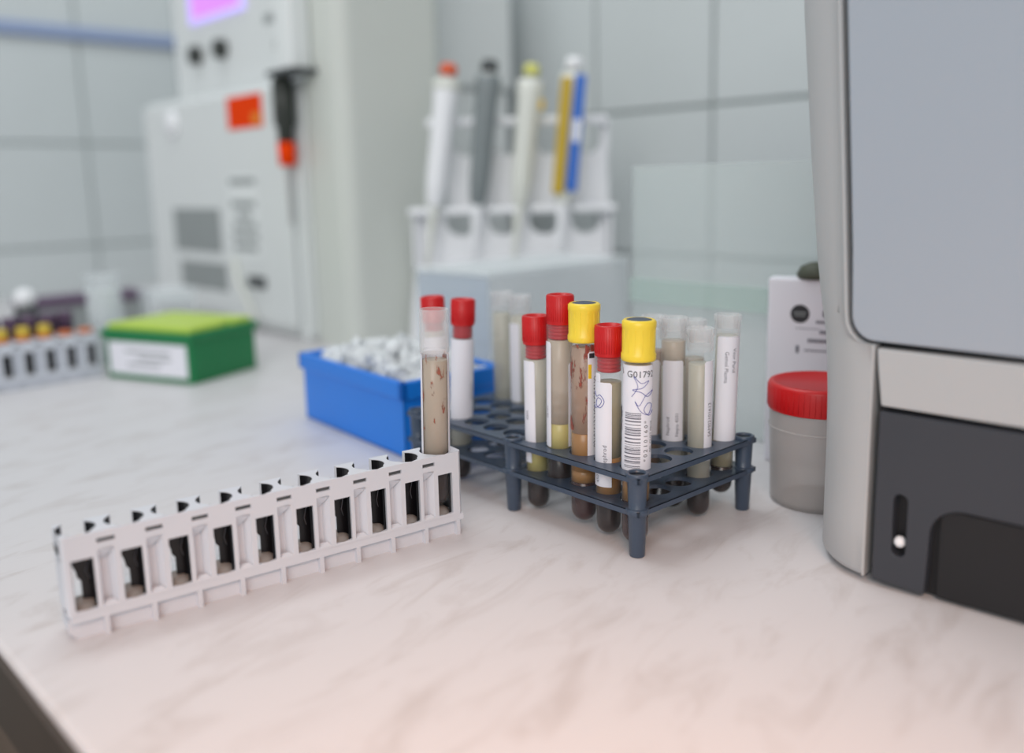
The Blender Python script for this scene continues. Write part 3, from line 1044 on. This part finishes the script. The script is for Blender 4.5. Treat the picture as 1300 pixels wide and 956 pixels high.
def pipette(x, label, body, topm, top_r, dx, ht, extra=None, shaft='offwhite', ringm=None):
    p = empty('pipette', (x, 1.077, 0.165), 0, label, 'pipette', None)
    p.rotation_euler = (rad(-4), rad(math.degrees(math.atan2(dx, 0.155))), 0)
    p.location = (x, 1.0545, 0.170)
    # shaft below the shelf
    MB().lathe([(0, -0.078), (0.0022, -0.076), (0.0036, -0.040), (0.0060, -0.010), (0.0062, 0.0)], 14).build('shaft', M[shaft], p)
    mb = MB().lathe([(0.0066, 0.0), (0.0100, 0.006), (0.0120, 0.030), (0.0135, ht - 0.045), (0.0152, ht - 0.030), (0.0146, ht - 0.018), (0.0, ht - 0.016)], 20)
    mb.build('handle', M[body], p)
    # finger hook behind
    MB().box(-0.005, 0.005, 0.008, 0.026, ht - 0.052, ht - 0.046).build('finger_hook', M[body], p, bevel=0.002)
    MB().lathe([(0.0035, ht - 0.017), (0.0035, ht - 0.012)], 12).build('plunger_rod', M['steel'], p)
    MB().lathe([(0, ht - 0.012), (top_r, ht - 0.012), (top_r, ht - 0.004), (top_r * 0.8, ht), (0, ht)], 18).build('plunger_button', M[topm], p)
    if ringm:
        MB().lathe([(0.0156, ht - 0.030), (0.0162, ht - 0.029), (0.0162, ht - 0.019), (0.0150, ht - 0.018)], 20).build('collar', M[ringm], p)
    if extra == 'split':
        MB().box(-0.0140, -0.0008, -0.0165, 0.0020, 0.010, ht - 0.024).build('side_bar', M['pyel'], p, bevel=0.002)
        MB().box(0.0008, 0.0140, -0.0165, 0.0020, 0.014, ht - 0.020).build('ejector_bar', M['pblue'], p, bevel=0.002)
        MB().box(0.0035, 0.0110, -0.0172, -0.0164, 0.070, 0.095).build('scale_window', M['white'], p)
    if extra == 'yellowlever':
        MB().box(0.008, 0.018, -0.004, 0.004, ht - 0.050, ht - 0.038).build('ejector_lever', M['yink'], p, bevel=0.002)
    return p


pipette(-0.088, 'white pipette with an orange button, first slot of the stand', 'white', 'porange', 0.0100, 0.022, 0.163, ringm='offwhite')
pipette(-0.037, 'grey pipette with a dark grey button, second slot of the stand', 'gunmetal', 'dgrey', 0.0100, 0.018, 0.166, shaft='white')
pipette(0.012, 'cream pipette with a lime button, third slot of the stand', 'offwhite', 'plime', 0.0090, 0.018, 0.160, extra='yellowlever')
pipette(0.063, 'pipette with mustard and blue bars, fourth slot of the stand', 'offwhite', 'white', 0.0105, 0.016, 0.166, extra='split', shaft='white')

# ------------------------------------------------------------------ large analyser at the back left
dv = empty('bench_analyser', (-0.195, 1.068, 0), rad(134), 'tall light grey laboratory analyser with orange sticker and purple screen', 'analyser')
# local x: to the left-back, local y: negative = towards the wall? (rotate: y axis points 224 deg = towards viewer)
DPT = 0.36
MB().box(0.085, 0.545, -DPT, 0.0, 0.0, 0.330).build('housing', M['devgrey'], dv, bevel=0.008, seg=3)
MB().box(0.075, 0.470, -DPT, -0.020, 0.330, 0.62).build('upper_housing', M['devgrey'], dv, bevel=0.008, seg=3)
MB().box(0.110, 0.535, 0.0002, 0.010, 0.015, 0.322).build('front_door', M['devgrey'], dv, bevel=0.004, seg=2)
MB().box(0.088, 0.105, 0.0002, 0.004, 0.0, 0.230).build('side_strip', M['devwhite'], dv, bevel=0.0015)
# column
mb = MB().prism(rbox2(-0.004, 0.086, -0.16, 0.0, 0.022, 6), 0.0, 0.72)
for i in range(len(mb.sm)):
    mb.sm[i] = False
mb.build('column', M['devbeige'], dv)
MB().box(0.050, 0.086, 0.0002, 0.030, 0.330, 0.60).build('column_cover', M['devwhite'], dv, bevel=0.006, seg=3)
# control panel
sp = MB().box(0.240, 0.402, -0.020, -0.0165, 0.433, 0.520).build('screen', M['screenb'], dv)
MB().box(0.252, 0.390, -0.0164, -0.0155, 0.440, 0.512).build('display', M['screen'], sp)
for x in (0.388, 0.310):
    mb = MB().lathe([(0, 0), (0.0135, 0), (0.0125, 0.012), (0, 0.013)], 20)
    mb.xf(Matrix.Translation((x, -0.020, 0.389)) @ Matrix.Rotation(-pi / 2, 4, 'X'))
    mb.build('knob', M['knob'], dv)


def dev_text(widths, x, z0, size, y, gap, parent=dv, m='pale', nm='writing'):
    """rows of print too blurred to read"""
    mb = MB()
    for i, wd in enumerate(widths):
        u = -wd / 2
        while u < wd / 2:
            d = size * 0.55
            mb.box(x - u - d, x - u, y - 0.0002, y + 0.0002, z0 - gap * i - size / 2, z0 - gap * i + size / 2)
            u += d * 1.3
    return mb.build(nm, M[m], parent, kind='stuff')


dev_text([0.085, 0.040], 0.150, 0.412, 0.012, -0.0197, 0.034)
# sticker
st = MB().box(0.160, 0.253, 0.0102, 0.0108, 0.274, 0.316).build('warning_sticker', M['orange'], dv)
MB().box(0.164, 0.186, 0.0109, 0.0112, 0.278, 0.292).build('print_mark', M['orangey'], st)
mb = MB().lathe([(0, 0), (0.020, 0), (0.018, 0.006), (0, 0.007)], 24)
mb.xf(Matrix.Translation((0.428, 0.010, 0.292)) @ Matrix.Rotation(-pi / 2, 4, 'X'))
mb.build('door_button', M['white'], dv)
# printed panels
MB().box(0.300, 0.452, 0.0102, 0.0106, 0.105, 0.168).build('rating_plate', M['pale'], dv)
MB().box(0.290, 0.440, 0.0102, 0.0106, 0.050, 0.090).build('vent_panel', M['pale'], dv)
l3 = MB().box(0.186, 0.270, 0.0102, 0.0105, 0.100, 0.215).build('instruction_label', M['devwhite'], dv)
dev_text([0.070, 0.0, 0.066, 0.040, 0.062, 0.070, 0.066], 0.228, 0.205, 0.0085, 0.0108, 0.0150, parent=l3)
MB().box(0.180, 0.225, 0.0102, 0.0150, 0.062, 0.078).build('door_latch', M['dgrey'], dv, bevel=0.002)
# syringe pump on the column
mb = MB().lathe([(0, 0.250), (0.0100, 0.250), (0.0105, 0.268), (0.0135, 0.272), (0.0135, 0.322), (0.0110, 0.324), (0.0110, 0.330)], 18, (0.092, 0.018))
pu = mb.build('sampling_pump', M['knob'], dv)
MB().lathe([(0, 0.222), (0.0105, 0.222), (0.0110, 0.250), (0, 0.250)], 16, (0.092, 0.018)).build('collar', M['orange'], pu)
MB().lathe([(0.0025, 0.150), (0.0025, 0.222)], 8, (0.092, 0.018)).build('needle', M['steel'], pu)
MB().box(0.040, 0.102, 0.0002, 0.034, 0.328, 0.334).build('pump_bracket', M['dgrey'], dv)
# clear hose down the door
MB().path([(0.260, 0.014, 0.100), (0.250, 0.016, 0.070), (0.215, 0.018, 0.035), (0.200, 0.018, 0.012)], 0.0035, 8).build('hose', M['offwhite'], dv)

# ------------------------------------------------------------------ frosted sheet standing behind the rack
s0 = wp(0.578, 0.0)
fs = empty('splash_screen', (s0[0], s0[1], 0), rad(134), 'large frosted pale green splash screen standing behind the slate rack', 'screen')
MB().box(0.262, 0.455, -0.0040, 0.0, 0.0, 0.206).build('panel', M['sheet'], fs, bevel=0.0008)
MB().box(0.262, 0.455, 0.0003, 0.0040, 0.098, 0.116).build('edge_strip', M['sheetgreen'], fs)

# ------------------------------------------------------------------ specimen cup
cup = empty('specimen_cup', (0.1845, 0.5200, 0), 0, 'translucent specimen cup with a red screw lid beside the big grey analyser', 'cup')
MB().lathe([(0, 0.0), (0.0262, 0.0), (0.0276, 0.0015), (0.0292, 0.060), (0.0292, 0.064), (0.0284, 0.064), (0.0276, 0.0600), (0.0268, 0.003), (0, 0.003)], 48).build('cup_body', M['gut'], cup)
MB().lathe([(0.0293, 0.0500), (0.0297, 0.0503), (0.0297, 0.0512), (0.0293, 0.0515)], 48).build('ring', M['gut'], cup)
mb = MB().lathe([(0.0302, 0.0625), (0.0306, 0.0640), (0.0306, 0.0775), (0.0296, 0.0795), (0.0270, 0.0800), (0.0262, 0.0790), (0, 0.0790)], 48)
for k in range(60):
    a = 2 * pi * k / 60
    mb.path([(0.0306 * cos(a), 0.0306 * sin(a), 0.0640), (0.0306 * cos(a), 0.0306 * sin(a), 0.0770)], 0.0002, 4)
mb.build('lid', M['red'], cup)

cup.scale = (1, 1, 0.93)

# ------------------------------------------------------------------ white carton
cr = empty('white_carton', (0.1740, 0.5985, 0), rad(-28), 'white printed carton with a dark olive top, behind the specimen cup', 'carton')
MB().box(0, 0.050, 0, 0.013, 0, 0.1285).build('body', M['paper'], cr, bevel=0.002)
MB().lathe([(0, 0.128), (0.0120, 0.128), (0.0130, 0.131), (0.0100, 0.136), (0.004, 0.1385), (0, 0.139)], 16, (0.030, 0.007)).build('cap', M['dkgreen'], cr)
pr = MB()
vs = [(0.0215 + 0.0062 * cos(2 * pi * k / 24), -0.0002, 0.1045 + 0.0062 * sin(2 * pi * k / 24)) for k in range(24)]
pr.add(vs, [tuple(range(24))])
pr.build('round_mark', M['ink'], cr)
wr = MB()
for x0, x1, z0, z1 in ((0.0360, 0.0440, 0.1030, 0.1075), (0.0320, 0.0460, 0.0985, 0.1005), (0.0345, 0.0470, 0.0915, 0.0940), (0.0270, 0.0430, 0.0855, 0.0880),
                       (0.0250, 0.0400, 0.0795, 0.0806), (0.0195, 0.0215, 0.0780, 0.0830), (0.0190, 0.0340, 0.0945, 0.0950)):
    x = x0
    while x < x1:                      # print too small to read: short dashes
        d = 0.0012 if z1 - z0 < 0.004 else 0.0022
        wr.box(x, min(x + d, x1), -0.0003, -0.00005, z0, z1)
        x += d * 1.35
wr.build('writing', M['greyink'], cr, kind='stuff')
w2 = MB()
w2.box(0.0175, 0.0255, -0.0004, -0.00025, 0.1050, 0.1058)
w2.box(0.0180, 0.0250, -0.0004, -0.00025, 0.1030, 0.1037)
w2.build('writing', M['pale'], cr, kind='stuff')

# ------------------------------------------------------------------ big analyser at the right
C0 = (0.1698, 0.4025)
an = empty('floor_analyser', (C0[0], C0[1], 0), rad(-44), 'big silver-grey analyser with a dark lower panel, filling the right of the frame', 'analyser')
an.name = 'haematology_analyser'
# local x = to the right along the front, local y = depth into the machine
AH = 0.45
AW = 0.46
AD = 0.34


def dlt(z):
    pts = [(0.0, 0.0), (0.07, 0.0), (0.10, 0.0012), (0.118, 0.0032), (0.135, 0.0066), (0.155, 0.0098), (0.2036, 0.0152), (0.275, 0.0222), (0.36, 0.0270), (0.46, 0.030)]
    for (a, b), (c, d) in zip(pts[:-1], pts[1:]):
        if z <= c:
            return b + (d - b) * (z - a) / (c - a)
    return pts[-1][1]


def seam_x(z):
    if z < 0.1175:
        return -0.0030
    if z < 0.1300:
        t = (z - 0.1175) / 0.0125
        # rounded lower left corner of the door
        return -0.0055 - 0.0110 * math.sqrt(max(0, 1 - (1 - t) ** 2))
    pts = [(0.1300, -0.0165), (0.1852, -0.0200), (0.272, -0.0258), (0.36, -0.0295), (0.46, -0.032)]
    for (a, b), (c, d) in zip(pts[:-1], pts[1:]):
        if z <= c:
            return b + (d - b) * (z - a) / (c - a)
    return pts[-1][1]


# rounded left pillar as a loft of horizontal sections
zs = [0.0034, 0.0060, 0.03, 0.06, 0.085, 0.105, 0.1174, 0.1176, 0.1182, 0.1195, 0.122, 0.126, 0.130, 0.140, 0.155, 0.17, 0.1852, 0.2036, 0.24, 0.275, 0.32, 0.36, 0.41, AH]
sec = []
for z in zs:
    d = dlt(z)
    inset = 0.0014 if z < 0.004 else 0.0
    row = []
    sx = seam_x(z)
    row.append((sx, 0.012))
    row.append((sx, 0.0008))
    row.append((sx - 0.0008, 0.0001))
    a_, b_ = 0.0400 + d, 0.048
    cx0 = 0.0
    for k in range(1, 17):
        th = pi / 2 * k / 16
        x = -a_ * sin(th)
        y = b_ * (1 - cos(th))
        if x > sx - 0.0012:
            x = sx - 0.0012
            y = 0.0002 + 0.00001 * k
        row.append((x + inset, y + inset))
    row.append((-a_ + inset, 0.15))
    row.append((-a_ + inset, AD))
    row.append((sx, AD))
    sec.append([(x, y, z) for x, y in row])
n = len(sec[0])
vs = [p for r_ in sec for p in r_]
fc = []
for i in range(len(zs) - 1):
    for k in range(n):
        k2 = (k + 1) % n
        fc.append((i * n + k, i * n + k2, (i + 1) * n + k2, (i + 1) * n + k))
fc.append(tuple(range(n - 1, -1, -1)))
fc.append(tuple((len(zs) - 1) * n + k for k in range(n)))
mb = MB().add(vs, fc, False)
pil = mb.build('left_pillar', M['silver2'], an)
for p in pil.data.polygons:
    p.use_smooth = abs(p.normal.z) < 0.5 and p.center.y > 0.00012 and p.center.x < seam_x(p.center.z) - 0.002
# inner housing, black, set back behind the seams
MB().box(-0.001, AW, 0.006, AD, 0.0015, AH - 0.002).build('housing', M['anthdark'], an)
MB().box(-0.024, AW, 0.007, AD - 0.01, 0.13, AH - 0.002).build('housing', M['anthdark'], an)
# door (large silver panel)
dp = []
zz = [0.1190 + 0.0125 * (1 - cos(pi / 2 * k / 8)) for k in range(9)] + [0.16, 0.1852, 0.22, 0.272, 0.32, 0.36, 0.41, AH]
for z in zz:
    if z < 0.1316:
        t = (z - 0.1190) / 0.0125
        x = -0.0035 - 0.0110 * math.sqrt(max(0, 1 - (1 - min(t, 1)) ** 2))
    else:
        x = seam_x(z) + 0.0028
    dp.append((x, z))
door = [(AW, 0.1150), (AW, AH)] + dp[::-1]
mb = MB().prism(door, 0.0, 0.0062, axis='y')
mb.build('door', M['silver'], an, bevel=0.0012, seg=2)
# silver strip below the door
MB().prism([(0.0012, 0.0890), (AW, 0.0868), (AW, 0.1128), (-0.0018, 0.1160), (-0.0012, 0.108)], 0.0, 0.006, axis='y').build('trim_strip', M['silver2'], an, bevel=0.0010, seg=2)
# dark lower panel with slot and arch
arch = [(0.0295, 0.0)]
pts = [(0.0008, 0.0034), (0.0250, 0.0022)]
R_ = 0.014
ax, az = 0.0262, 0.0460
pts += [(0.0256, 0.012), (ax, az - R_)]
for k in range(1, 9):
    th = pi - (pi / 2) * k / 8
    pts.append((ax + R_ + R_ * cos(th), az - R_ + R_ * sin(th)))
pts += [(AW, 0.0450), (AW, 0.0850), (0.0008, 0.0865)]
# slot cut-out: panel made of two prisms around the slot
slx0, slx1, slz0, slz1 = 0.0095, 0.0158, 0.0178, 0.0482


def slot_outline(n=8):
    cx, r_ = (slx0 + slx1) / 2, (slx1 - slx0) / 2
    o = []
    for k in range(n + 1):
        th = pi * k / n
        o.append((cx + r_ * cos(th), slz1 - r_ + r_ * sin(th)))
    for k in range(n + 1):
        th = pi + pi * k / n
        o.append((cx + r_ * cos(th), slz0 + r_ + r_ * sin(th)))
    return o


cu = bmesh.new()
so = slot_outline()
outer = [cu.verts.new((x, 0, z)) for x, z in pts]
inner = [cu.verts.new((x, 0, z)) for x, z in so]
eds = [cu.edges.new((outer[i], outer[(i + 1) % len(outer)])) for i in range(len(outer))]
eds += [cu.edges.new((inner[i], inner[(i + 1) % len(inner)])) for i in range(len(inner))]
bmesh.ops.triangle_fill(cu, use_beauty=True, edges=eds)
res = bmesh.ops.extrude_face_region(cu, geom=cu.faces[:])
bmesh.ops.translate(cu, verts=[v for v in res['geom'] if isinstance(v, bmesh.types.BMVert)], vec=(0, 0.010, 0))
bmesh.ops.recalc_face_normals(cu, faces=cu.faces)
me = bpy.data.meshes.new('lower_panel')
cu.to_mesh(me)
cu.free()
me.materials.append(M['anth'])
lp = bpy.data.objects.new('lower_panel', me)
COL.objects.link(lp)
lp.parent = an
bv = lp.modifiers.new('bevel', 'BEVEL')
bv.width = 0.0007
bv.segments = 2
bv.limit_method = 'ANGLE'
bv.angle_limit = rad(50)
# recess wall behind the arch (front faces already at y=0.006)
MB().box(0.0300, AW, 0.0030, 0.0058, 0.002, 0.0445).build('recess_panel', M['anthdark'], an)
# little white ball in the slot
mb = MB().lathe([(0.0028 * sin(pi * k / 10), -0.0028 * cos(pi * k / 10)) for k in range(11)], 16)
mb.xf(Matrix.Translation((0.0125, 0.0028, 0.0245)))
mb.build('slot_ball', M['white'], an)
# feet
for x, y in ((0.02, 0.02), (AW - 0.03, 0.02), (0.02, AD - 0.04), (AW - 0.03, AD - 0.04)):
    MB().lathe([(0, 0), (0.010, 0), (0.010, 0.0026), (0, 0.0026)], 16, (x, y)).build('rubber_foot', M['black'], an)

# ------------------------------------------------------------------ clutter at the far left
fr_o, fr_a = (-0.5795, 0.7920), rad(46.7)
cols = [('capyel', 'yellow'), ('capyel', 'yellow'), ('capyel', 'yellow'), ('capor', 'orange'), ('capor', 'orange')]
ordn = ['fifth-last', 'fourth-last', 'third-last', 'next-to-last', 'last']
for k in range(5, 10):
    x, y = rack_pt(0.008 + RP * k, 0.0104, fr_o, fr_a)
    cm, cn = cols[k - 5]
    t = empty('capped_tube', (x, y, 0.0165), 0, 'short %s-capped tube in the %s slot of the blurred far carrier rack' % (cn, ordn[k - 5]), 'test tube', 'short tubes in the far carrier rack')
    MB().lathe([(0, 0), (0.004, 0.001), (0.0065, 0.005), (0.0065, 0.034)], 18).build('tube_body', M['tube'], t)
    MB().lathe([(0.0072, 0.030), (0.0074, 0.036), (0.0074, 0.0362), (0, 0.0363)], 18).build('cap_ring', M['capor'], t)
    if k < 8:
        MB().lathe([(0.0062, 0.0362), (0.0066, 0.043), (0.0055, 0.0455), (0, 0.046)], 18).build('cap', M[cm], t)
for k in range(6):
    x, y = rack_pt(0.095 + 0.0185 * k, 0.048 + 0.003 * (k % 2), fr_o, fr_a)
    side_w = ['first', 'second', 'third', 'fourth', 'fifth', 'sixth'][k]
    t = empty('purple_tube', (x, y, 0), 0, '%s from the frame edge of the purple-capped tubes behind the far carrier rack' % side_w, 'test tube', 'purple-capped tubes at the far left')
    MB().lathe([(0, 0), (0.0040, 0.001), (0.0065, 0.005), (0.0065, 0.050)], 16).build('tube_body', M['tube'], t)
    MB().lathe([(0.0064, 0.046), (0.0082, 0.0462), (0.0084, 0.066), (0.0074, 0.068), (0, 0.068)], 18).build('cap', M['purple'], t)
sr = MB().box(-0.008, 0.120, -0.013, 0.013, 0.022, 0.025)
t = empty('wire_tray', (*rack_pt(0.090, 0.0495, fr_o, fr_a), 0), fr_a, 'low purple-grey tray holding the purple-capped tubes', 'tray')
MB().box(-0.008, 0.120, -0.013, -0.0105, 0.0, 0.030).build('side', M['dgrey'], t)
MB().box(-0.008, 0.120, 0.0125, 0.015, 0.0, 0.030).build('side', M['dgrey'], t)
for x in (-0.011, 0.120):
    MB().box(x, x + 0.003, -0.013, 0.015, 0.0, 0.030).build('end', M['dgrey'], t)

jar = empty('white_jar', (-0.560, 1.02, 0), 0, 'dark jar with a round white lid at the far left by the tiled wall', 'jar')
MB().lathe([(0, 0), (0.020, 0), (0.022, 0.004), (0.020, 0.050), (0.012, 0.060), (0.012, 0.066)], 24).build('jar_body', M['dgrey'], jar)
MB().lathe([(0.0, 0.066), (0.009, 0.067), (0.0120, 0.075), (0.0105, 0.083), (0.006, 0.087), (0, 0.088)], 24).build('lid', M['white'], jar)
for i, (x, y, h, d, lab) in enumerate(((-0.470, 1.02, 0.085, 0.017, 'small clear glass cylinder between the white jar and the green box'),
                                       (-0.505, 1.10, 0.095, 0.020, 'taller clear glass cylinder behind the far carrier rack'))):
    t = empty('glass_cylinder', (x, y, 0), 0, lab, 'glass', 'glass cylinders at the far left')
    MB().lathe([(0, 0), (d, 0), (d, h), (d - 0.002, h), (d - 0.002, 0.003), (0, 0.003)], 24).build('glass_body', M['frost'], t)
    MB().lathe([(d + 0.0002, h - 0.005), (d + 0.002, h - 0.004), (d + 0.002, h), (d - 0.001, h + 0.0005)], 24).build('rim', M['frost'], t)
bt = empty('white_bottle', (-0.600, 0.985, 0), 0, 'white bottle cut by the left edge of the picture, behind the carrier rack', 'bottle')
MB().lathe([(0, 0), (0.021, 0), (0.021, 0.075), (0.012, 0.090), (0.009, 0.094)], 24).build('body', M['white'], bt)
MB().lathe([(0.0, 0.106), (0.010, 0.106), (0.0105, 0.094), (0, 0.094)], 18).build('cap', M['white'], bt)
for i, (x, y, w_, h_, m, lab) in enumerate(((-0.60, 1.24, 0.16, 0.055, 'purple', 'low grey-purple carton against the tiled wall behind the white jar'),
                                            (-0.45, 1.16, 0.05, 0.070, 'frost', 'frosted plastic tub between the green box and the tall analyser'))):
    t = empty('small_carton', (x, y, 0), rad(44), lab, 'box')
    MB().box(-w_ / 2, w_ / 2, -0.03, 0.03, 0, h_ * 0.8).build('body', M[m] if m != 'purple' else M['pale'], t, bevel=0.003)
    MB().box(-w_ / 2 - 0.002, w_ / 2 + 0.002, -0.032, 0.032, h_ * 0.8 + 0.0002, h_).build('lid', M[m], t, bevel=0.003)
